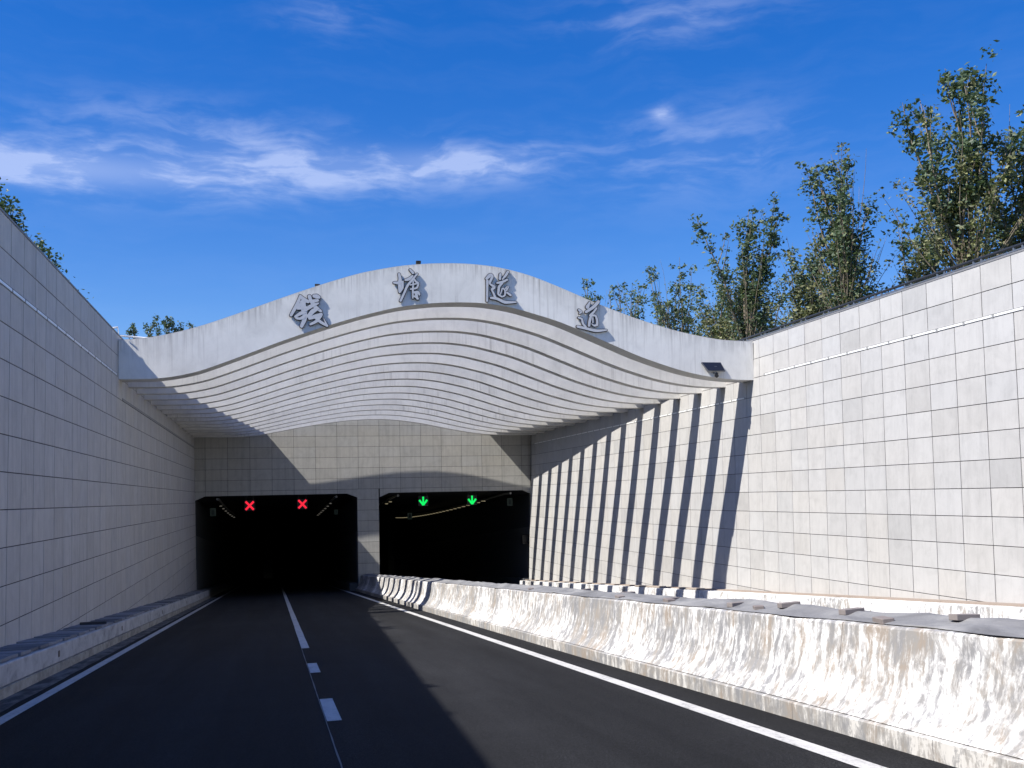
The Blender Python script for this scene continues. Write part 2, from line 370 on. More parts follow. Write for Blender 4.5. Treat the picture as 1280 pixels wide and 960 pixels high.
T = .010; GAP = .015; ROW0 = -.06
def wall(side):
    left = side < 0
    X = LX if left else RX
    pitch, phase, shear = (.905, 17.92-.45*.095, .095) if left else (.94, 18.70+.65*.049, .049)
    label = ('tall shaded grey stone retaining wall along the left kerb' if left else
             'tall sunlit pale stone retaining wall striped by canopy shadows on the right')
    root = empty('retaining_wall', (X(0), 20, -2.8), label, 'wall')
    off = (X(0), 20, -2.8)
    mb = MB(); s = side
    # backing body
    for y0, y1 in ((YB, -10.0), (-10.0, 58.49)):
        lo, hi = -8.5, TOP-.012
        f = [(X(lo)+s*T, y0, lo), (X(lo)+s*.45, y0, lo), (X(hi)+s*.45, y0, hi), (X(hi)+s*T, y0, hi)]
        g = [(p[0], y1, p[2]) for p in f]
        mb.hexa(f, g)
    mb.build('wall_body', M_JOINT, root, offset=off)
    # panel mesh (local: origin at its lower near corner on the face)
    gv = .013 if left else .010
    def panel_geo(m, y0, z0, h=.6, w=pitch, yclip=None):
        g = GAP/2
        def P(yy, zz, d): return (X(zz)+s*d, yy+shear*zz, zz)
        ya, yb, za, zb = y0+gv, y0+w-gv, z0+g, z0+h-g
        if yclip is not None:
            lim = yclip
            if ya+shear*zb > lim: return False
            yb2 = min(yb, lim-shear*zb); 
            if yb2-ya < .05: return False
            yb = yb2
        be = .003
        front = [P(ya+be, za+be, 0), P(yb-be, za+be, 0), P(yb-be, zb-be, 0), P(ya+be, zb-be, 0)]
        rim = [P(ya, za, be), P(yb, za, be), P(yb, zb, be), P(ya, zb, be)]
        back = [P(ya, za, T+.004), P(yb, za, T+.004), P(yb, zb, T+.004), P(ya, zb, T+.004)]
        i = len(m.v); m.v += front+rim+back
        m.face([i, i+1, i+2, i+3])
        for L in (0, 4):
            for k in range(4): m.face([i+L+k, i+L+(k+1) % 4, i+L+4+(k+1) % 4, i+L+4+k])
        return True
    cells = []
    for ki in range(-32, 48):
        y0 = phase+ki*pitch
        for kj in range(-11, 8):
            z0 = ROW0+.6*kj
            zc = z0+.3; yc = y0+pitch/2+shear*zc
            if yc > PORTAL_Y+.2 or yc < -9: continue
            if zc < -1.55-GRADE*yc-.5: continue
            cells.append((y0, z0, yc, zc))
    ranked = []
    for y0, z0, yc, zc in cells:
        ok, d = in_view((X(zc), yc, zc))
        hid = zc < -1.55-GRADE*yc+(.25 if left else .1)
        if ok and not hid and yc+pitch/2+abs(shear)*.4 < PORTAL_Y-.1: ranked.append((d, y0, z0))
    ranked.sort(); keep = set((q[1], q[2]) for q in ranked[:298])
    mm = (M_ST_L, M_ST_L2) if left else (M_ST_R, M_ST_R2)
    proto = MB(); panel_geo(proto, 0, 0); pm = None
    rest = MB()
    for y0, z0, yc, zc in cells:
        if (y0, z0) in keep:
            if pm is None:
                o = proto.build('stone_panel', mm[0], root); pm = o.data
            else:
                o = bpy.data.objects.new('stone_panel', pm); COL.objects.link(o); o.parent = root
            # slight unevenness: a few millimetres in or out
            o.location = (X(z0)-X(0)-off[0]+rng.uniform(-.002, .002), y0+shear*z0-off[1], z0-off[2])
        else:
            panel_geo(rest, y0, z0, yclip=PORTAL_Y-.01)
    o = rest.build('far_stone_panels', mm[1], root, offset=off); tag(o, kind='stuff')
    # coping
    mb = MB(); zt = TOP
    mb.box(min(X(zt)-s*.01, X(zt)+s*.46), max(X(zt)-s*.01, X(zt)+s*.46), YB, 58.45, zt-.006, zt+.035)
    mb.build('coping', M_COPING, root, offset=off)
    # bottom filler line where the panels meet the kerb
    return root
wallL = wall(-1); wallR = wall(1)

def light_strip(side, y0, y1, z, label, m):
    X = LX if side < 0 else RX
    off = (X(z), y0, z)
    root = empty('light_strip', off, label, 'light strip', 'thin light strips along the retaining walls')
    s = side; step = .9 if side < 0 else .94; n = int((y1-y0)/step)
    seg = None
    for k in range(n):
        if seg is None:
            mb = MB(); mb.box(*sorted((-s*.018, s*.006)), .02, step-.055, .005, .062)
            seg = mb.build('diffuser', m, root, bevel=.006); o = seg
            mb = MB(); mb.box(*sorted((-s*.016, s*.006)), step-.052, step+.018, -.002, .058); br = mb.build('bracket', M_BRACKET, root); ob = br
            mb = MB(); mb.box(*sorted((-s*.02, s*.006)), .0, step-.002, .063, .073); cp = mb.build('shadow_line', M_BRACKET, root); oc = cp  # last box: thin grey strip standing in for the shadow line above the diffuser
        else:
            o, ob, oc = (bpy.data.objects.new(q.name.split('.')[0], q.data) for q in (seg, br, cp))
            for q in (o, ob, oc): COL.objects.link(q); q.parent = root
        for q in (o, ob, oc): q.location = (0, step*k, 0)
    return root
light_strip(1, 12.0, 29.5, 3.535, 'thin white strip along the sunlit right wall in front of the canopy', M_STRIP)
light_strip(1, 30.3, 58.3, 2.935, 'thin white strip along the right wall beneath the canopy ribs', M_STRIP)
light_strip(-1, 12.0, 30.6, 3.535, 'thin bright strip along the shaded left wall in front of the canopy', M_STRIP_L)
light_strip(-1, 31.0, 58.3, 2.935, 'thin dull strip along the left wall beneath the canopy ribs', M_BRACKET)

# ------------------------------------------------------------------ tunnel portal
PX = [-3.63+1.1907*k for k in range(16)]
portal = empty('tunnel_portal', (5.2, PORTAL_Y, -5.2), 'stone clad tunnel portal wall with two wide dark openings', 'tunnel portal')
POFF = (5.2, PORTAL_Y, -5.2)
ZT = .29; ZC = .065
openings = [(-4.16, -3.65, 4.06, 4.62), (5.83, 6.42, 14.24, 14.76)]     # x: edge, chamfer end, chamfer start, edge
mb = MB(); y0, y1 = PORTAL_Y+T, PORTAL_Y+.34
mb.box(-4.5, 15.1, y0, y1, ZT, 4.70)
mb.box(4.62, 5.83, y0, y1, -6.5, ZT-.002)
mb.box(-4.5, -4.16, y0, y1, -6.5, ZT-.002); mb.box(14.76, 15.1, y0, y1, -6.5, ZT-.002)
for e, ch, sgn in ((-4.16, -3.65, 1), (4.62, 4.06, -1), (5.83, 6.42, 1), (14.76, 14.24, -1)):
    tri = [(e, ZC), (ch, ZT-.001), (e, ZT-.001)]
    if sgn < 0: tri = tri[::-1]
    mb.hexa([(p[0], y0, p[1]) for p in tri], [(p[0], y1, p[1]) for p in tri])
mb.build('wall_body', M_JOINT, portal, offset=POFF)
def poly_panel(pts, jit=0.0):
    m = MB(); yf = PORTAL_Y+jit
    m.hexa([(x, PORTAL_Y+T+.004, z) for x, z in pts], [(x, yf, z) for x, z in pts])
    return m.build('stone_panel', M_ST_P, portal, offset=POFF)
g = GAP/2
cols = [(-4.27, PX[0])]+[(PX[k], PX[k+1]) for k in range(15)]+[(PX[15], 14.85)]
for x0, x1 in cols:
    xa, xb = x0+g, x1-g
    xm = (x0+x1)/2
    for kj in range(-11, 8):
        za, zb = ROW0+.6*kj+g, ROW0+.6*(kj+1)-g
        jit = rng.uniform(-.002, .002)
        if kj >= 1: poly_panel([(xa, za), (xb, za), (xb, zb), (xa, zb)], jit); continue
        if abs(xm-5.25) < .3:                       # the pier between the two openings
            poly_panel([(4.625, za), (5.825, za), (5.825, zb), (4.625, zb)], jit); continue
        if kj == 0:
            lowest = ZT+.004; pts = None
            for e, ch, c2, e2 in openings:
                if x0 <= e+.12 and x1 > e: pts = [(xa, ZC), (max(e, xa), ZC), (min(ch, xb), lowest), (xb, lowest), (xb, zb), (xa, zb)] if ch < xb-.01 else [(xa, ZC), (max(e, xa), ZC), (xb, lowest-.01), (xb, zb), (xa, zb)]
                elif x0 < e2 and x1 >= e2-.12: pts = [(xa, lowest), (max(c2, xa+.01), lowest), (min(e2, xb), ZC), (xb, ZC), (xb, zb), (xa, zb)] if e2 < xb else [(xa, lowest), (max(c2, xa+.01), lowest), (xb, ZC), (xb, zb), (xa, zb)]
            if pts is None: pts = [(xa, lowest), (xb, lowest), (xb, zb), (xa, zb)]
            poly_panel(pts, jit)
# the two tubes
def tube(op, label, zf):
    e, ch, c2, e2 = op
    prof = [(e, -1.9), (e, ZC), (ch, ZT), (c2, ZT), (e2, ZC), (e2, -1.9)]
    root = empty('tunnel_tube', ((e+e2)/2, 60, -5.3), label, 'tunnel')
    off = ((e+e2)/2, 60, -5.3)
    ys = [PORTAL_Y+.342, 60.5]+[66+8*k for k in range(12)]
    def dz(y): u = max(0, y-60); return -.060*u+.00042*u*u
    def dx(y): return .0011*max(0, y-70)**2*.35
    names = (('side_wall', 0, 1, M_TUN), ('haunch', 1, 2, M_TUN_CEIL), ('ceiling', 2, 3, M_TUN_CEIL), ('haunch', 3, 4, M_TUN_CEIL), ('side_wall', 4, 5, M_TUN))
    for nm, i, j, mt in names:
        mb = MB()
        for ya, yb in zip(ys, ys[1:]):
            A, B = prof[i], prof[j]
            def q(p, y):
                z = p[1] if p[1] > -1 else -9.5-GRADE*(y-60)
                return (p[0]+dx(y), y, z+(dz(y) if p[1] > -1 else 0))
            mb.quad(q(A, ya), q(B, ya), q(B, yb), q(A, yb))
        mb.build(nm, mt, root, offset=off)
    # lower wall panels, slightly paler
    for x, s in ((e, 1), (e2, -1)):
        mb = MB()
        for ya, yb in zip(ys[:8], ys[1:9]):
            zz = lambda y: -1.55-GRADE*y+.3
            mb.hexa([(x+s*.02+dx(ya), ya, zz(ya)), (x+s*.02+dx(ya), ya, zz(ya)+3.1), (x+s*.0+dx(ya), ya, zz(ya)+3.1), (x+dx(ya), ya, zz(ya))],
                    [(x+s*.02+dx(yb), yb, zz(yb)), (x+s*.02+dx(yb), yb, zz(yb)+3.1), (x+s*.0+dx(yb), yb, zz(yb)+3.1), (x+dx(yb), yb, zz(yb))])
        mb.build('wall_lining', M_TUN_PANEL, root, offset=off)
    mb = MB(); y = ys[-1]; mb.quad((e-6, y, -20), (e2+12, y, -20), (e2+12, y, 1), (e-6, y, 1)); mb.build('far_bend', M_TUN, root, offset=off)
    # cable trays below the ceiling
    for x in (e+1.15, e2-1.15):
        mb = MB(); P_ = [(x+dx(y), y, ZT-.16+dz(y)) for y in ys[:-1]]
        mb.tube([(p[0]+(.28 if x > (e+e2)/2 else -.28)*0, p[1], p[2]) for p in P_], .07, 6); mb.build('cable_tray', M_METAL_G if False else M_BRACKET, root, offset=off)
    for x, w in ((e, .45), (e2-.45, .45)):
        mb = MB(); rings = []
        for ya in ys[:10]:
            rings.append([mb.vert(p) for p in ((x+dx(ya), ya, zf(x, ya)-.2), (x+w+dx(ya), ya, zf(x, ya)-.2), (x+w+dx(ya), ya, zf(x, ya)+.45), (x+dx(ya), ya, zf(x, ya)+.45))])
        for A, B in zip(rings, rings[1:]):
            for q in range(4): mb.face((A[q], B[q], B[(q+1) % 4], A[(q+1) % 4]))
        mb.face(rings[0]); mb.face(rings[-1][::-1]); mb.build('safety_kerb', M_TUN_PANEL, root, offset=off)
    return dz, dx
dz, dx = tube(openings[0], 'pitch dark left tunnel tube under the red crosses', rz)
tube(openings[1], 'dark right tunnel tube under the green arrows', rz2)
lampmesh = {}
def lamp(x, y, z, label, grp, m):
    key = m.name
    if key not in lampmesh:
        mb = MB(); mb.box(-.05, .05, -.4, .4, 0, .04)
        lampmesh[key] = mb.build('tunnel_lamp', m); o = lampmesh[key]
    else:
        o = bpy.data.objects.new('tunnel_lamp', lampmesh[key].data); COL.objects.link(o)
    o.location = (x, y, z); tag(o, label, 'lamp', grp)
for k in range(7):
    y = 62+3.2*k; lamp(-2.98+dx(y), y, -.17+dz(y), 'small pale ceiling lamp in the left row of the left tunnel', 'left row of lamps in the left tunnel', M_LAMP_DIM)
    lamp(3.31+dx(y), y, -.16+dz(y), 'small pale ceiling lamp in the right row of the left tunnel', 'right row of lamps in the left tunnel', M_LAMP_DIM)
for k in range(32):
    y = 62+1.7*k; lamp(12.6+dx(y), y, -.22+dz(y), 'small warm ceiling lamp in the long row of the right tunnel', 'long row of lamps in the right tunnel', M_LAMP)
for k in range(2):
    y = 60.9+2.1*k; lamp(6.75+dx(y), y, -.2+dz(y), ('warm ceiling lamp by the pier, nearest to the right tunnel mouth', 'warm ceiling lamp by the pier, second inside the right tunnel')[k], 'lamps by the pier in the right tunnel', M_LAMP)

# lane signals
def signal(x, z, kind, label):
    root = empty('lane_signal', (x, 59.4, z), label, 'traffic signal', 'lane control signals in the tunnel mouths')
    mb = MB(); mb.box(-.31, .31, 0, .16, -.31, .31); h = mb.build('housing', M_BLACK, root, bevel=.02)
    mb = MB(); mb.tube([(-.2, .08, .30), (-.2, .08, .60)], .025, 6); mb.build('hanger', M_METAL_D, root)
    mb = MB(); mb.tube([(.2, .08, .30), (.2, .08, .60)], .025, 6); mb.build('hanger', M_METAL_D, root)
    def bar(mb, p, q, w, d=-.012):
        p, q = Vector((p[0], 0, p[1])), Vector((q[0], 0, q[1])); n = (q-p).normalized(); s = Vector((-n.z, 0, n.x))*w/2
        pts = [p-s, q-s, q+s, p+s]
        mb.hexa([(v.x, .001, v.z) for v in pts], [(v.x, d, v.z) for v in pts])
    mb = MB()
    if kind == 'x':
        for d, sg in ((-.012, 1), (-.014, -1)):
            mb = MB(); bar(mb, (-.22*sg, -.23), (.22*sg, .23), .115, d); mb.build('cross_bar', M_RED, h)
    else:
        bar(mb, (0, .25), (0, -.14), .10, -.012); mb.build('arrow_shaft', M_GREEN, h)
        mb = MB(); bar(mb, (-.23, .06), (.0, -.24), .11, -.014); mb.build('arrow_barb', M_GREEN, h)
        mb = MB(); bar(mb, (.23, .06), (.0, -.24), .11, -.016); mb.build('arrow_barb', M_GREEN, h)
signal(-1.30, -.27, 'x', 'red cross lane signal nearer the left side of the left tunnel')
signal(1.60, -.25, 'x', 'red cross lane signal nearer the pier in the left tunnel')
signal(8.50, -.22, 'a', 'green down arrow lane signal nearer the pier in the right tunnel')
signal(11.40, -.22, 'a', 'green down arrow lane signal nearer the right wall')
def exit_sign(x, y, z, w, label):
    root = empty('exit_sign', (x, y, z), label, 'sign')
    mb = MB(); mb.box(-w/2, w/2, 0, .06, -w*.7, w*.7); pn = mb.build('panel', M_EXIT, root, bevel=.01)
    mb = MB(); mb.box(-w*.2, w*.2, -.008, .0, -w*.42, w*.42); mb.build('symbol', M_EXIT_D, pn)
exit_sign(-3.45, 62.5, -.62, .34, 'small dim sign box high on the left side of the left tunnel')
exit_sign(3.75, 64, -.8, .22, 'small dim sign box high on the right side of the left tunnel')
exit_sign(14.05, 61, -.4, .34, 'small dim sign box high on the right side of the right tunnel')
exit_sign(9.6, 74, -1.35, .34, 'tiny dim sign deep inside the right tunnel below the second arrow')
mb = MB(); mb.box(14.3, 14.72, 59.0, 59.3, -2.9, -2.35)
o = mb.build('equipment_cabinet', M_BLACK, None, bevel=.015, offset=(14.5, 59.1, -2.9)); tag(o, 'small black cabinet on the right side of the right tunnel mouth', 'cabinet')

# ------------------------------------------------------------------ rib canopy
FB = [(-4.3, 0.), (-3.7, .0), (-3.09, .004), (-2.111, .08), (-.898, .274), (.225, .463), (1.366, .635), (2.524, .79), (3.701, .917), (4.895, .976), (6.104, .984), (7.083, .929),
      (8.567, .752), (9.818, .529), (11.088, .303), (12.378, .126), (13.164, .053), (13.907, .012), (14.4, 0.), (15.2, 0.)]
FT = [(-4.3, 4.58), (-3.836, 4.612), (-3.084, 4.71), (-1.996, 4.996), (-.889, 5.403), (.236, 5.839), (1.38, 6.259), (2.541, 6.639), (3.72, 6.881), (4.675, 6.975), (5.64, 6.998),
      (6.616, 6.924), (7.6, 6.70), (8.592, 6.326), (9.846, 5.803), (11.12, 5.348), (12.416, 4.986), (13.734, 4.747), (14.918, 4.706), (15.2, 4.70)]
def smooth_curve(tab, n=400):
    xs = np.array([p[0] for p in tab]); zs = np.array([p[1] for p in tab])
    g = np.linspace(xs[0], xs[-1], n); v = np.interp(g, xs, zs); k = np.hanning(33); k /= k.sum()
    v = np.convolve(np.pad(v, 16, mode='edge'), k, 'valid'); return lambda x: float(np.interp(x, g, v))
fb, ft = smooth_curve(FB), smooth_curve(FT)
canopy = empty('rib_canopy', (5.2, 30.2, 3.48), 'white wave shaped canopy of parallel concrete ribs over the tunnel approach', 'canopy')
COFF = (5.2, 30.2, 3.48)
def yline(yl, yr, x): return yl+(x+4.2)/19.06*(yr-yl)
def beam(name, yl, yr, th, zb, zt, m, x0, x1, n=72):
    mb = MB(); rings = []
    for k in range(n+1):
        x = x0+(x1-x0)*k/n; y = yline(yl, yr, x)
        rings.append([mb.vert(p) for p in ((x, y, zb(x)), (x, y, zt(x)), (x, y+th, zt(x)), (x, y+th, zb(x)))])
    for A, B in zip(rings, rings[1:]):
        for q in range(4): mb.face((A[q], B[q], B[(q+1) % 4], A[(q+1) % 4]))
    mb.face(rings[0]); mb.face(rings[-1][::-1])
    o = mb.build(name, m, canopy, offset=COFF)
    at = o.data.attributes.new('drop', 'FLOAT', 'POINT')
    at.data.foreach_set('value', [max(0.0, zt(v.co.x+COFF[0])-(v.co.z+COFF[2])) for v in o.data.vertices])
    return o
beam('fascia', 30.3, 29.65, .74, lambda x: 3.48+2.375*fb(x), ft, M_FASCIA, LX(4)+.01, RX(4)-.01, 110)
for k in range(14):
    yr = 31.68+1.957*k; yl = yr+.62-.035*k
    t = (((yl+yr)/2)-30.1)/27.0
    A_ = 2.375+(.95-2.375)*t
    def warpx(x, t=t):
        sc, of = 1-.17*t, .95*t
        return (x-of)/sc
    zb = lambda x, A_=A_, w=warpx: 3.475+A_*fb(min(max(w(x), -4.3), 15.2))
    zt = lambda x, zb=zb: zb(x)+1.12
    beam('rib', yl+.04, yr+.04, .43, zb, zt, M_RIB, LX(4)+.005, RX(4)-.005)
# solid side slabs: the open part of the roof narrows towards the portal
def slab(name, edge, wallx, z0, z1):
    mb = MB(); lo = [(wallx, edge[0][1])]+[(x, y) for x, y in edge]+[(wallx, edge[-1][1])]
    mb.hexa([(x, y, z0) for x, y in lo], [(x, y, z1) for x, y in lo])
    return mb.build(name, M_RIB, canopy, offset=COFF)
slab('side_slab', [(14.80, 30.9), (14.09, 37.84), (13.47, 43.6), (12.76, 49.2), (12.0, 56.0), (11.75, 58.4)], 14.87, 4.25, 4.56)
slab('side_slab', [(-4.25, 31.6), (-1.2, 58.4)], -4.27, 4.25, 4.72)

# ------------------------------------------------------------------ calligraphy on the fascia
def character(name, origin, ex, ez, strokes, label, depth=.035, standoff=.02):
    """brush strokes (x, y, width) in a square of about a thousand units, ex/ez metres per unit"""
    ox, oy, oz = origin
    tilt = -.65/19.06
    root = empty('metal_character', (ox+500*ex, oy+tilt*500*ex, oz+800*ez), label, 'lettering', 'four metal characters on the canopy fascia')
    tilt = -.65/19.06
    for si, st in enumerate(strokes):
        # densify
        pts = []
        for (x0, y0, w0), (x1, y1, w1) in zip(st, st[1:]):
            for q in range(5): u = q/5; pts.append((x0+(x1-x0)*u, y0+(y1-y0)*u, w0+(w1-w0)*u))
        pts.append(st[-1])
        for _ in range(2):
            pts = [pts[0]]+[tuple((A[i]+2*B[i]+C[i])/4 for i in range(3)) for A, B, C in zip(pts, pts[1:], pts[2:])]+[pts[-1]]
        def cap(p, q, w):
            dx_, dy_ = p[0]-q[0], p[1]-q[1]; d = math.hypot(dx_, dy_) or 1; ux, uy = dx_/d, dy_/d
            return [(p[0]+w*(ux*math.sin(t)-uy*math.cos(t)), p[1]+w*(uy*math.sin(t)+ux*math.cos(t))) for t in (math.pi*j/6 for j in range(1, 6))]
        def P(u, v, dd):
            x = (u-500)*ex; z = (v-800)*ez
            return (x, tilt*x+dd, z)
        def ribbon(grow, y_front, y_back, mats, nm):
            Ls, Rs = [], []
            for k, (x, y, w) in enumerate(pts):
                xa, ya, _ = pts[max(k-1, 0)]; xb, yb, _ = pts[min(k+1, len(pts)-1)]
                d = math.hypot(xb-xa, yb-ya) or 1; nx, ny = -(yb-ya)/d, (xb-xa)/d; hw = w/2+grow
                Ls.append((x+nx*hw, y+ny*hw)); Rs.append((x-nx*hw, y-ny*hw))
            endc = cap(pts[-1], pts[-2], pts[-1][2]/2+grow); startc = cap(pts[0], pts[1], pts[0][2]/2+grow)
            out = Ls+endc+Rs[::-1]+startc; n = len(out); m_ = len(Ls); nc = len(endc)
            mb = MB(); mb.v += [P(u, v, y_front) for u, v in out]; mb.v += [P(u, v, y_back) for u, v in out]
            li = list(range(m_)); ri = list(range(m_+nc, m_+nc+m_))[::-1]
            for k in range(m_-1): mb.face((li[k], ri[k], ri[k+1], li[k+1]))
            mb.face([li[-1]]+list(range(m_, m_+nc))+[ri[-1]]); mb.face([ri[0]]+list(range(2*m_+nc, n))+[li[0]])
            mb.cur = len(mats)-1
            for k in range(n): mb.face((k, (k+1) % n, n+(k+1) % n, n+k))
            return mb.build(nm, mats, root)
        se = ribbon(9, -standoff-depth-.0006*si, -standoff+.0004*si, [M_LETTER_S], 'stroke_edge')
        ribbon(-3, -standoff-depth-.014-.0007*si, -standoff-depth-.0002, [M_LETTER, M_LETTER_S], 'stroke').parent = se
    # fixing studs
    mb = MB(); st = strokes[0][1]; mb.tube([((st[0]-500)*ex, -.03, (st[1]-800)*ez), ((st[0]-500)*ex, .05, (st[1]-800)*ez)], .012, 6); mb.build('stud', M_LETTER_S, root)
QIAN = [[(345, 205, 40), (300, 330, 55), (240, 440, 55), (182, 540, 45)], [(355, 215, 40), (400, 268, 70), (478, 305, 50)], [(385, 320, 90), (395, 430, 85), (420, 520, 75), (410, 620, 70), (360, 725, 55)],
        [(320, 360, 60), (300, 420, 50)], [(300, 425, 40), (430, 405, 55)], [(255, 565, 40), (340, 510, 55), (430, 470, 60)], [(275, 590, 40), (330, 600, 40), (400, 570, 60)],
        [(580, 205, 55), (625, 212, 75), (665, 225, 50)], [(500, 215, 60), (525, 290, 55), (600, 400, 65), (695, 465, 40)], [(535, 300, 60), (640, 280, 45)], [(430, 440, 60), (545, 370, 60), (650, 330, 30)],
        [(480, 555, 60), (560, 460, 75), (650, 420, 40)], [(500, 590, 50), (600, 555, 65), (700, 520, 50)], [(695, 535, 50), (620, 640, 50), (515, 692, 40)], [(585, 570, 40), (690, 655, 50), (800, 715, 40)], [(800, 715, 35), (740, 590, 14)]]
QIAN = [[(x, y, w*1.16) for x, y, w in st] for st in QIAN]
TANG = [[(195, 265, 50), (212, 350, 65), (205, 440, 80), (200, 590, 50)], [(100, 425, 45), (180, 430, 65), (262, 400, 35)], [(262, 400, 35), (255, 520, 50), (200, 600, 40)], [(400, 180, 45), (450, 235, 55)],
        [(310, 372, 45), (370, 358, 65), (440, 295, 40)], [(528, 255, 38), (430, 370, 45), (340, 480, 50), (280, 620, 44), (215, 755, 48)], [(470, 355, 40), (500, 400, 40), (552, 425, 42), (520, 520, 42), (400, 540, 32)],
        [(452, 390, 32), (442, 560, 42), (440, 705, 30)], [(400, 462, 30), (540, 430, 32)], [(440, 600, 40), (540, 588, 55), (562, 640, 40)], [(500, 620, 60), (522, 710, 50)], [(470, 670, 40), (542, 718, 30)]]
SUI = [[(108, 275, 55), (180, 205, 75), (222, 230, 50), (170, 330, 50), (160, 372, 34), (255, 430, 60), (205, 470, 50)], [(120, 320, 55), (115, 450, 45), (108, 690, 42)], [(362, 190, 50), (350, 275, 52)],
       [(502, 140, 50), (460, 210, 52), (400, 282, 32)], [(300, 352, 40), (380, 340, 52), (485, 290, 42)], [(392, 355, 40), (330, 420, 50), (322, 500, 50), (312, 560, 42), (380, 612, 34), (442, 580, 38), (442, 480, 36), (392, 440, 30), (372, 520, 30), (352, 560, 26)],
       [(450, 452, 30), (500, 410, 52), (470, 490, 32)], [(480, 530, 42), (542, 576, 46)], [(198, 478, 40), (240, 570, 42), (255, 625, 50)], [(180, 630, 46), (290, 642, 55), (430, 712, 62), (560, 705, 48), (640, 702, 32)]]
DAO = [[(350, 195, 36), (308, 280, 72)], [(512, 180, 62), (430, 275, 64), (282, 372, 52)], [(475, 300, 36), (425, 370, 42), (360, 435, 52)], [(372, 440, 50), (342, 540, 52), (330, 622, 50)],
       [(370, 440, 40), (455, 432, 42), (482, 520, 46), (480, 612, 52), (420, 625, 40), (380, 590, 22)], [(402, 480, 30), (402, 565, 30)], [(150, 335, 40), (192, 372, 60), (160, 405, 24)],
       [(145, 478, 42), (202, 500, 42), (216, 590, 46), (268, 645, 42)], [(122, 645, 52), (250, 672, 52), (460, 722, 58), (652, 702, 32)]]
character('qian', (.24, 30.149, 6.261), .001662, -.001704, QIAN, 'grey metal character 錢, leftmost of the four on the white fascia')
character('tang', (3.368, 30.042, 7.04), .00161, -.00162, TANG, 'grey metal character 塘, second from the left on the white fascia')
character('sui', (6.127, 29.948, 6.985), .001668, -.001647, SUI, 'grey metal character 隧, third from the left on the white fascia')
character('dao', (8.891, 29.854, 6.184), .001724, -.001672, DAO, 'grey metal character 道, rightmost of the four on the white fascia')

# small things on the fascia
def floodlight(x, y, z, label, h=.2):
    root = empty('floodlight', (x, y, z), label, 'floodlight', 'small floodlights on the fascia top')
    mb = MB(); mb.tube([(0, 0, -.02), (0, 0, h*.55)], .018, 6); mb.build('post', M_METAL_D, root)
    mb = MB(); mb.hexa([(-.07, -.05, h*.45), (.07, -.05, h*.45), (.07, .06, h*.4), (-.07, .06, h*.4)], [(-.08, -.08, h), (.08, -.08, h), (.065, .06, h*1.05), (-.065, .06, h*1.05)]); mb.build('lamp_head', M_BLACK, root, bevel=.012)
floodlight(1.31, 30.3, 6.20, 'small black floodlight on the fascia top above the first character', .11)
floodlight(4.29, 30.2, 6.90, 'small black floodlight on a post left of the second character', .17)
root = empty('solar_camera', (13.45, 29.69, 3.60), 'small solar panel with a black camera on the lower right fascia', 'solar camera')
mb = MB(); mb.hexa([(-.39, -.02, .40), (.26, -.02, .40), (.36, -.13, .12), (-.22, -.13, .12)], [(-.39, -.05, .43), (.26, -.05, .43), (.36, -.16, .15), (-.22, -.16, .15)]); spn = mb.build('solar_panel', M_METAL_G, root)
mb = MB(); mb.hexa([(-.37, -.052, .418), (.25, -.052, .418), (.335, -.152, .158), (-.205, -.152, .158)], [(-.37, -.07, .424), (.25, -.07, .424), (.335, -.168, .164), (-.205, -.168, .164)]); mb.build('solar_cells', M_SOLAR, spn)
mb = MB(); mb.box(.02, .10, -.12, .0, .08, .30); mb.build('bracket', M_METAL_G, root)
mb = MB(); mb.tube([(.09, -.1, .10), (.09, -.1, .02)], .05, 10); mb.tube([(.09, -.1, .02), (.09, -.1, -.02), (.09, -.1, -.06)], [.062, .062, .02], 12); mb.build('camera_dome', M_BLACK, root, smooth=False)
# white pipe behind the left end of the fascia
mb = MB(); mb.tube([(-4.75, 31.2, 5.02), (-4.35, 31.25, 5.10), (-4.32, 31.25, 4.86), (-3.6, 31.3, 4.80), (-2.6, 31.3, 4.83)], .03, 8)
o = mb.build('white_pipe', M_WHITEPIPE, None, smooth=True, offset=(-4, 31.2, 4.8)); tag(o, 'thin bent white pipe over the left end of the fascia', 'pipe')

# ------------------------------------------------------------------ rail on the right wall
rail = empty('guard_rail', (15.0, 20, TOP+.03), 'low dark metal rail along the top of the right wall', 'rail'); ro = (15.0, 20, TOP+.03)
mb = MB(); mb.box(14.92, 15.0, -20, 57, TOP+.15, TOP+.20); mb.build('top_rail', M_METAL_D, rail, bevel=.012, offset=ro)
mb = MB(); mb.box(14.93, 14.95, -20, 57, TOP+.07, TOP+.10); mb.build('lower_rail', M_METAL_G, rail, offset=ro)
post = None
for k in range(36):
    for d in (0, .26):
        y = 11.5+1.25*k+d
        if post is None: mb = MB(); mb.box(-.02, .02, -.02, .02, -.03, .13); post = mb.build('post', M_METAL_G, rail); o = post
        else: o = bpy.data.objects.new('post', post.data); COL.objects.link(o); o.parent = rail
        o.location = (14.95-ro[0], y-ro[1], .02)

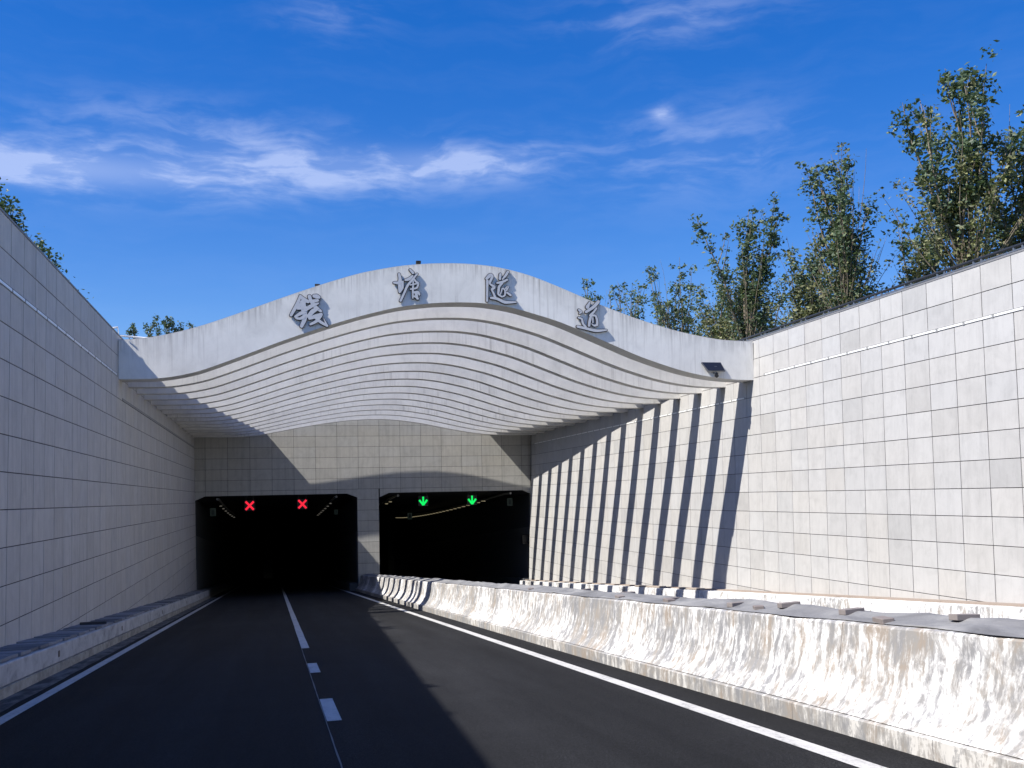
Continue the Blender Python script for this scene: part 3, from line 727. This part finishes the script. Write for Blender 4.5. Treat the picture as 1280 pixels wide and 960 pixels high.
# ------------------------------------------------------------------ kerbs
def sweep(mb, prof, y0, y1, zf, step=2.0):
    """profile of (x, height) swept along the carriageway"""
    n = max(1, int(round((y1-y0)/step))); rings = []
    for k in range(n+1):
        y = y0+(y1-y0)*k/n; rings.append([mb.vert((x, y, zf(x, y)+h)) for x, h in prof])
    for A, B in zip(rings, rings[1:]):
        for q in range(len(prof)-1): mb.face((A[q], B[q], B[q+1], A[q+1]))
    mb.face(rings[0]); mb.face(rings[-1][::-1])
kerbL = empty('kerb', (-3.8, 20, rz(-3.8, 20)), 'shaded concrete service kerb with cover slabs along the left wall', 'kerb'); ko = (-3.8, 20, rz(-3.8, 20))
zk = lambda x, y: rz(-3.5, y)
for k in range(-8, 20):
    y0, y1 = 3.0*k, 3.0*k+2.994
    if y1 > 58.6: y1 = 58.6
    if y0 > 58.5: break
    mb = MB(); sweep(mb, [(-4.3, .15), (-3.475, .15), (-3.46, .165), (-3.455, .43), (-3.47, .445), (-4.3, .445)], y0, y1, zk); mb.build('kerb_stone', M_KERB_L, kerbL, offset=ko)
    mb = MB(); sweep(mb, [(-4.3, -.2), (-3.43, -.2), (-3.43, .148), (-4.3, .148)], y0, y1, zk); mb.build('kerb_base', M_KERB_B, kerbL, offset=ko)
sm = None
k = 0; y = 9.0
while y < 58:
    w = .62
    if sm is None: mb = MB(); mb.box(-.32, .32, 0, w-.035, 0, .05); sm = mb.build('cover_slab', M_SLAB, kerbL, bevel=.006); o = sm
    else: o = bpy.data.objects.new('cover_slab', sm.data); COL.objects.link(o); o.parent = kerbL
    o.location = (-3.835-ko[0]+rng.uniform(-.015, .015), y-ko[1], zk(0, y)+.447-ko[2]+rng.uniform(0, .008))
    o.rotation_euler = (-math.atan(GRADE)+rng.uniform(-.035, .02), rng.uniform(-.015, .015), rng.uniform(-.02, .02))
    y += w+rng.choice((0, 0, 0, .03, .09))
for y in (12.0, 18.2, 25.4, 34.3, 43.6, 51):
    mb = MB(); mb.box(-3.452, -3.445, y, y+.07, zk(0, y)+.24, zk(0, y)+.34); mb.build('drain_slot', M_RUST, kerbL, offset=ko)
mb = MB(); mb.box(-.26, .26, -.06, .06, 0, .055)
o = mb.build('loose_plank', M_DARKWOOD, None, bevel=.006); o.location = (-3.72, 23.2, zk(0, 23.2)+.515); o.rotation_euler = (-.06, 0, .03)
tag(o, 'short dark plank lying on the cover slabs of the left kerb', 'plank')

kerbR = empty('kerb', (14.2, 25, rz2(14.2, 25)), 'low whitewashed kerb at the foot of the sunlit right wall', 'kerb'); ko2 = (14.2, 25, rz2(14.2, 25))
zk2 = lambda x, y: rz2(14.2, y)
for k in range(-6, 15):
    y0, y1 = 4.0*k, min(4.0*k+3.994, 58.6)
    if y0 > 58.5: break
    mb = MB(); sweep(mb, [(14.8, -.2), (13.98, -.2), (14.0, .32), (14.02, .335), (14.8, .335)], y0, y1, zk2); mb.build('kerb_stone', M_KERB_R, kerbR, offset=ko2)
    mb = MB(); sweep(mb, [(14.8, .337), (14.30, .337), (14.30, .375), (14.8, .375)], y0, y1, zk2); mb.build('kerb_filler', M_BROWN, kerbR, offset=ko2)
for x, y, L, rzv, lab in ((14.15, 37.6, 2.6, .05, 'long weathered plank lying on the right kerb below the rib shadows'), (14.16, 33.6, 2.2, -.04, 'shorter weathered plank lying on the right kerb nearer the road users')):
    mb = MB(); mb.box(-.1, .1, -L/2, L/2, 0, .06); o = mb.build('loose_plank', M_WOOD, None, bevel=.006)
    o.location = (x, y, zk2(0, y)+.345); o.rotation_euler = (-math.atan(GRADE), 0, rzv); tag(o, lab, 'plank')

# ------------------------------------------------------------------ median barrier, tarp, bricks
med = empty('median_barrier', (5.45, 20, rz(5.45, 20)), 'long concrete median barrier with flaking whitewash beside the right lane line', 'barrier'); mo = (5.45, 20, rz(5.45, 20))
zm = lambda x, y: rz(5.0, y)
cs = 5.14
half = [(4.505, .153), (4.53, .172), (4.585, .235), (4.64, .32), (4.683, .42), (4.712, .55), (4.735, .70), (4.75, .84), (4.762, .856), (4.80, .862)]
half = half[:-1]+[(4.79, .86)]
prof = half+[(2*cs-x, h) for x, h in half[::-1]]
for k in range(-6, 15):
    y0, y1 = 4.0*k, min(4.0*k+3.993, 58.45)
    if y0 > 58: break
    mb = MB(); sweep(mb, prof, y0, y1, zm, .5); mb.build('barrier_unit', M_BARRIER, med, offset=mo, smooth=False)
for k in range(-12, 30):
    y0, y1 = 2.0*k+.4, min(2.0*k+2.394, 58.45)
    if y0 > 58: break
    mb = MB(); sweep(mb, [(4.465, -.12), (4.462, .135), (4.472, .146), (2*cs-4.472, .146), (2*cs-4.462, .135), (2*cs-4.465, -.12)], y0, y1, zm); mb.build('base_stone', M_BASE, med, offset=mo)
# tarp
mb = MB(); nx, ny = 24, 620; rs = np.random.RandomState(4)
ph = rs.rand(12, 4)
def tarp_h(u, y):
    b_ = .865+.035*math.sin(math.pi*min(1, max(0, u)))**.7
    d = 0
    for i, (p0, p1, p2, p3) in enumerate(ph):
        d += (.006/(1+.3*i))*math.sin((.6+i*.75)*y+6.3*p0+(p1-.5)*6*u)*math.sin(3.1*u+p2*3)
    fold = (.022*max(0, math.sin(.55*y+2.2*u+1.0))**6+.012*max(0, math.sin(2.3*y-5.1*u+2.0))**8+.009*max(0, math.sin(5.9*y+4.4*u))**8+.03*max(0, math.sin(5.2*u+.5*math.sin(.9*y)-1.0))**6)*math.sin(math.pi*u)
    return b_+d+fold-.012*(u < .04 or u > .96)
T0, T1 = 4.79, 5.49
idx = {}
for j in range(ny+1):
    y = -4+62.3*j/ny
    for i in range(nx+1):
        u = i/nx; x = T0+(T1-T0)*u+(.03*math.sin(1.9*y)+.02*math.sin(4.7*y+1) if i in (0, nx) else 0)
        idx[i, j] = mb.vert((x, y, zm(0, y)+max(tarp_h(u, y), .868)))
for j in range(ny):
    for i in range(nx): mb.face((idx[i, j], idx[i+1, j], idx[i+1, j+1], idx[i, j+1]))
o = mb.build('ground_sheet', M_TARP, None, smooth=True, offset=(5.45, 20, zm(0, 20))); tag(o, 'crumpled grey fabric sheet laid over the top of the median barrier', 'sheet')
places = ['at the right edge of the photo', 'lying on the near half of the sheet']
bm_mesh = None
bricks = [(5.12, 6.88, .02, 'reddish brick on the grey sheet, nearest to the right edge of the photo', 0), (5.04, 8.32, .1, 'brick standing on the grey sheet, second nearest on its far side', 0), (5.05, 9.49, -.05, 'brick on the grey sheet, third nearest on its far side', 0),
          (4.99, 10.56, .2, 'brick on the grey sheet, fourth nearest on its far side', 0), (4.86, 7.55, 1.4, 'dark brick tucked in the near fold of the sheet, nearest of the dark ones', 0),
          (4.92, 9.9, 1.2, 'brick half buried in a sheet fold between the third and fourth bricks', 0), (5.05, 12.63, .3, 'brick on the grey sheet just right of the widest shadow stripe', 0),
          (4.88, 12.3, 1.5, 'dark brick at the near sheet edge before the widest shadow stripe', 0), (5.24, 14.87, .2, 'brick on the far sheet edge beside two stripes of shadow', 0),
          (4.88, 14.2, 1.5, 'long dark brick on the near sheet edge below the second plank', 0), (5.36, 17.48, .4, 'brick far along the sheet below the long plank', 0),
          (5.36, 21.0, 0, 'brick on a pale heap far along the grey sheet', 0), (4.9, 19.6, 1.4, 'dark brick far along the near sheet edge', 0), (5.38, 22.6, .2, 'brick far along the sheet, last one before the tunnel mouth', 0)]
for x, y, r, lab, _ in bricks:
    if bm_mesh is None: mb = MB(); mb.box(-.105, .105, -.05, .05, 0, .05); o = mb.build('brick_block', M_BRICK, None, bevel=.005); bm_mesh = o.data
    else: o = bpy.data.objects.new('brick_block', bm_mesh); COL.objects.link(o)
    u = (x-T0)/(T1-T0)
    o.location = (x, y, zm(0, y)+max(tarp_h(u, y), .868)-.020); o.rotation_euler = (-.06+rng.uniform(-.04, .04), rng.uniform(-.06, .06), r)
    tag(o, lab, 'brick', 'bricks weighing down the sheet')

# ------------------------------------------------------------------ vegetation
def leaves_mesh(name, centers, sizes, rs, mats, matidx=None):
    """leaf-shaped faces (two triangles folded along the rib)"""
    n = len(centers); C = np.asarray(centers); S = np.asarray(sizes)[:, None]
    d = rs.normal(size=(n, 3)); d[:, 2] = d[:, 2]*.55-.1; d /= np.linalg.norm(d, axis=1)[:, None]
    u = rs.normal(size=(n, 3)); u -= (u*d).sum(1)[:, None]*d; u /= np.linalg.norm(u, axis=1)[:, None]
    w = np.cross(d, u)
    V = np.stack([C-d*S*.5, C+u*S*.30+w*S*.06, C+d*S*.55, C-u*S*.30+w*S*.06], 1).reshape(-1, 3)
    F = np.arange(n*4).reshape(n, 4)
    me = bpy.data.meshes.new(name); me.from_pydata(V.tolist(), [], F.tolist())
    for m_ in mats: me.materials.append(m_)
    if matidx is not None: me.polygons.foreach_set('material_index', np.asarray(matidx, dtype=np.int32))
    me.update(); return me

def tree(x, y, H, spread, seed, label, nshoot=7, dens=1.0, olive=.4, name='broadleaf_tree', grp='young trees above the right wall', base=4.45, leaf=.15, bare=4, twigs=46):
    rs = np.random.RandomState(seed); root = empty(name, (x, y, base), label, 'tree', grp)
    mb = MB(); cen, siz, mi = [], [], []
    tb = .14*H
    mb.tube([(0, 0, -.1), (.01*H*rs.normal(), .01*H*rs.normal(), tb*.5), (0, 0, tb)], [.017*H, .013*H, .011*H], 8)
    def path(p0, ang, tilt, L, r0, n=9, up=.08, wob=.06):
        p = Vector(p0); pts = [p.copy()]; d = Vector((math.cos(ang)*math.sin(tilt), math.sin(ang)*math.sin(tilt), math.cos(tilt)))
        for k in range(n):
            d = (d+Vector((rs.normal()*wob, rs.normal()*wob, up+rs.normal()*.02))).normalized(); p = p+d*L/n; pts.append(p.copy())
        mb.tube(pts, [max(.004, r0*(1-.85*k/n)) for k in range(n+1)], 5, caps=False)
        return pts
    def at(pts, u):
        n = len(pts)-1; f = min(max(u, 0), .999)*n; i = int(f); return pts[i].lerp(pts[i+1], f-i)
    def clump(pc, rad, nl, ol, sz=1.0, flat=.8):
        q = np.array(pc)+rs.normal(size=(nl, 3))*[rad*.6, rad*.6, rad*.6*flat]
        cen.extend(q.tolist()); siz.extend((leaf*sz*(.45+.9*rs.rand(nl)**1.3)).tolist()); mi.extend([1 if ol else 0]*nl)
    # upright shoots, leafy in separate tufts towards the top
    for k in range(nshoot):
        ang = 2*math.pi*k/nshoot+rs.normal()*.4; tall = rs.rand() < .55
        tilt = (.10+.20*rs.rand())*spread; L = H*(.80+.06*rs.rand() if tall else .52+.24*rs.rand())
        pts = path((0, 0, tb*(.6+.4*rs.rand())), ang, tilt, L, .008*H*(.7+.5*rs.rand()), up=.035)
        u = .34+.08*rs.rand()
        while u < 1.0:
            pc = at(pts, u)
            rad = (.26-.10*u)*(.75+.5*rs.rand())
            nc = rs.randint(2, 4)
            for j in range(nc):
                off = Vector((rs.normal()*.16, rs.normal()*.16, rs.normal()*.08))
                clump(pc+off, rad, int(rs.randint(14, 24)*dens), rs.rand() < olive*(.9 if pc.z < .6*H else .25))
            u += (.20+.16*rs.rand())/L*(1.9 if rs.rand() < .22 else 1.0)/max(dens, .6)
        # side shoots
        for j in range(rs.randint(2, 5)):
            u0 = .30+.5*rs.rand(); sp = path(at(pts, u0), rs.rand()*6.3, .35+.35*rs.rand(), H*(.10+.14*rs.rand()), .0035*H, 6, .10)
            for q in range(rs.randint(2, 5)): clump(at(sp, .35+.65*rs.rand()), .13+.06*rs.rand(), int(rs.randint(8, 16)*dens), rs.rand() < olive*.7)
    # thin twigs fanning out of the lower half, sparsely leaved
    for k in range(twigs):
        pts = path((rs.normal()*.05, rs.normal()*.05, tb*(.3+.9*rs.rand())), rs.rand()*6.3, (.15+.55*rs.rand())*spread, H*(.22+.36*rs.rand()), .0038*H, 7, .05, .05)
        if rs.rand() < .85:
            for q in range(rs.randint(5, 10)): clump(at(pts, .30+.70*rs.rand()), .15+.10*rs.rand(), rs.randint(8, 16), rs.rand() < min(1, olive*1.7), .85)
    for k in range(bare): path((0, 0, tb), rs.rand()*6.3, .10+.25*rs.rand(), H*(.66+.16*rs.rand()), .0035*H, 9, .03)
    mb.build('trunk', M_BARK, root, smooth=True)
    me = leaves_mesh('crown', cen, siz, rs, [M_LEAF_D, M_LEAF_Y], mi)
    o = bpy.data.objects.new('crown', me); COL.objects.link(o); o.parent = root
    return root
tree(18.5, 24.1, 7.3, 1.15, 11, 'tallest leafy tree, last but one at the right edge above the wall', 9, 1.1, .55)
tree(20.6, 24.2, 6.2, 1.1, 12, 'leafy tree cut by the right edge of the photo', 8, 1.0, .5)
tree(18.3, 29.8, 7.0, .9, 21, 'slender tree with tall separate shoots, left of the tallest tree', 8, 1.0, .25, bare=6)
tree(18.9, 33.4, 5.0, 1.2, 33, 'low olive tree between the two slender trees', 6, .9, .7, twigs=60)
tree(18.4, 37.2, 7.2, .75, 41, 'slender dark tree with upright shoots, middle of the row', 7, 1.1, .2)
tree(19.0, 40.6, 5.3, 1.2, 52, 'rounded olive tree with bare twigs behind the canopy end', 6, .9, .65, twigs=64)
tree(18.6, 45.2, 6.9, .8, 63, 'sparse upright tree above the solar panel end of the fascia', 6, .9, .2)
tree(18.2, 50.8, 7.2, .8, 74, 'thin tree with separate shoots behind the right slope of the fascia', 5, .8, .15, twigs=26)
tree(18.2, 57.0, 8.8, .55, 85, 'small dense tree farthest away, just right of the last character', 7, 1.0, .1)
tree(22.0, 47.8, 5.6, 1.2, 96, 'low dim tree behind the sparse upright trees', 6, .9, .4, twigs=56)
tree(22.0, 42.6, 5.6, 1.1, 131, 'low dark tree behind the rounded olive tree', 6, .9, .3, twigs=56)
tree(21.5, 36.4, 5.2, 1.2, 134, 'low leafy tree standing behind the slender dark tree', 6, .9, .4, twigs=56)
tree(21.4, 30.0, 5.2, 1.2, 135, 'low bushy tree behind the slender tree with separate shoots', 6, .9, .5, twigs=60)

def shrub(x, y, z, H, seed, label, nst, rad, name, grp, blobs=False, leaf=.10):
    rs = np.random.RandomState(seed); root = empty(name, (x, y, z), label, 'shrub', grp)
    mb = MB(); cen, siz = [], []
    for k in range(nst):
        ang = rs.rand()*6.3; tilt = .08+.30*rs.rand(); L = H*(.55+.45*rs.rand()); p = Vector((rs.normal()*.08*H, rs.normal()*.08*H, 0)); pts = [p.copy()]
        d = Vector((math.cos(ang)*math.sin(tilt), math.sin(ang)*math.sin(tilt), math.cos(tilt)))
        for q in range(6): d = (d+Vector((rs.normal()*.08, rs.normal()*.08, .05))).normalized(); p = p+d*L/6; pts.append(p.copy())
        mb.tube(pts, [.016*(1-.1*q) for q in range(7)], 5, caps=False)
        for q in range(3 if blobs else 12):
            u = (1.0, .80, .52)[q]+rs.normal()*.03 if blobs else .15+.85*rs.rand()
            f = min(u, .999)*6; i = int(f); pc = np.array(pts[i].lerp(pts[i+1], f-i)); nl = (30, 22, 12)[q] if blobs else 26
            r = rad*(.7+.5*rs.rand())
            cen.extend((pc+rs.normal(size=(nl, 3))*[r*.55, r*.55, r*.6]).tolist()); siz.extend((leaf*(.7+.6*rs.rand(nl))).tolist())
    mb.build('stems', M_BARK, root, smooth=True)
    me = leaves_mesh('foliage', cen, siz, rs, [M_LEAF_S]); o = bpy.data.objects.new('foliage', me); COL.objects.link(o); o.parent = root
G = 'shrubs above the left wall'
for i, (x, y, H, lab) in enumerate(((-5.3, 22.6, 2.1, 'green shrub above the left wall, topmost at the left edge of the photo'), (-5.3, 25.2, 1.75, 'green shrub above the left wall, second from the left edge'),
                                    (-5.4, 27.8, 1.75, 'fullest green shrub above the left wall, third from the left edge'), (-5.4, 30.2, 1.25, 'green shrub above the left wall, fourth from the left edge'))):
    shrub(x, y, 4.45, H, 100+i, lab, 12, .26, 'shrub', G)
for i, (x, y, H) in enumerate(((-5.3, 37.0, 1.55), (-5.4, 40.0, 1.5))):
    shrub(x, y, 4.45, H, 120+i, ('pale wispy shrub above the left wall beside the white pipe', 'small wispy shrub above the left wall just behind the white pipe')[i], 5, .14, 'shrub', G)
for i, y in enumerate((7.2, 9.0, 11.2, 13.6, 15.8, 18.0)):
    shrub(-5.1+.1*(i % 2), y, 4.45, 1.0+.3*((i*7) % 3), 140+i, 'shrub on the ground behind the left wall before the frame, seen by its shadow', 2, .07, 'shrub', 'shrubs left of the frame')
G2 = 'stalky plants above the fascia'
for i, (x, zt, lab) in enumerate(((-4.15, 5.60, 'leftmost stalky plant with leaf tufts above the left end of the fascia'), (-3.76, 5.93, 'tallest stalky plant with leaf tufts above the left end of the fascia'),
                                  (-3.45, 5.72, 'stalky plant just right of the tallest one above the fascia'), (-3.15, 5.78, 'fullest stalky plant in the middle of the group above the fascia'),
                                  (-2.85, 5.62, 'stalky plant, third from the right of the group above the fascia'), (-2.55, 5.58, 'stalky plant, second from the right of the group above the fascia'), (-2.30, 5.45, 'short stalky plant, last one at the right of the group above the fascia'))):
    shrub(x, 33.2, 4.70, zt-4.70, 160+i, lab, (4, 3, 4, 5, 5, 4, 3)[i], .08, 'stalky_plant', G2, True, .075)
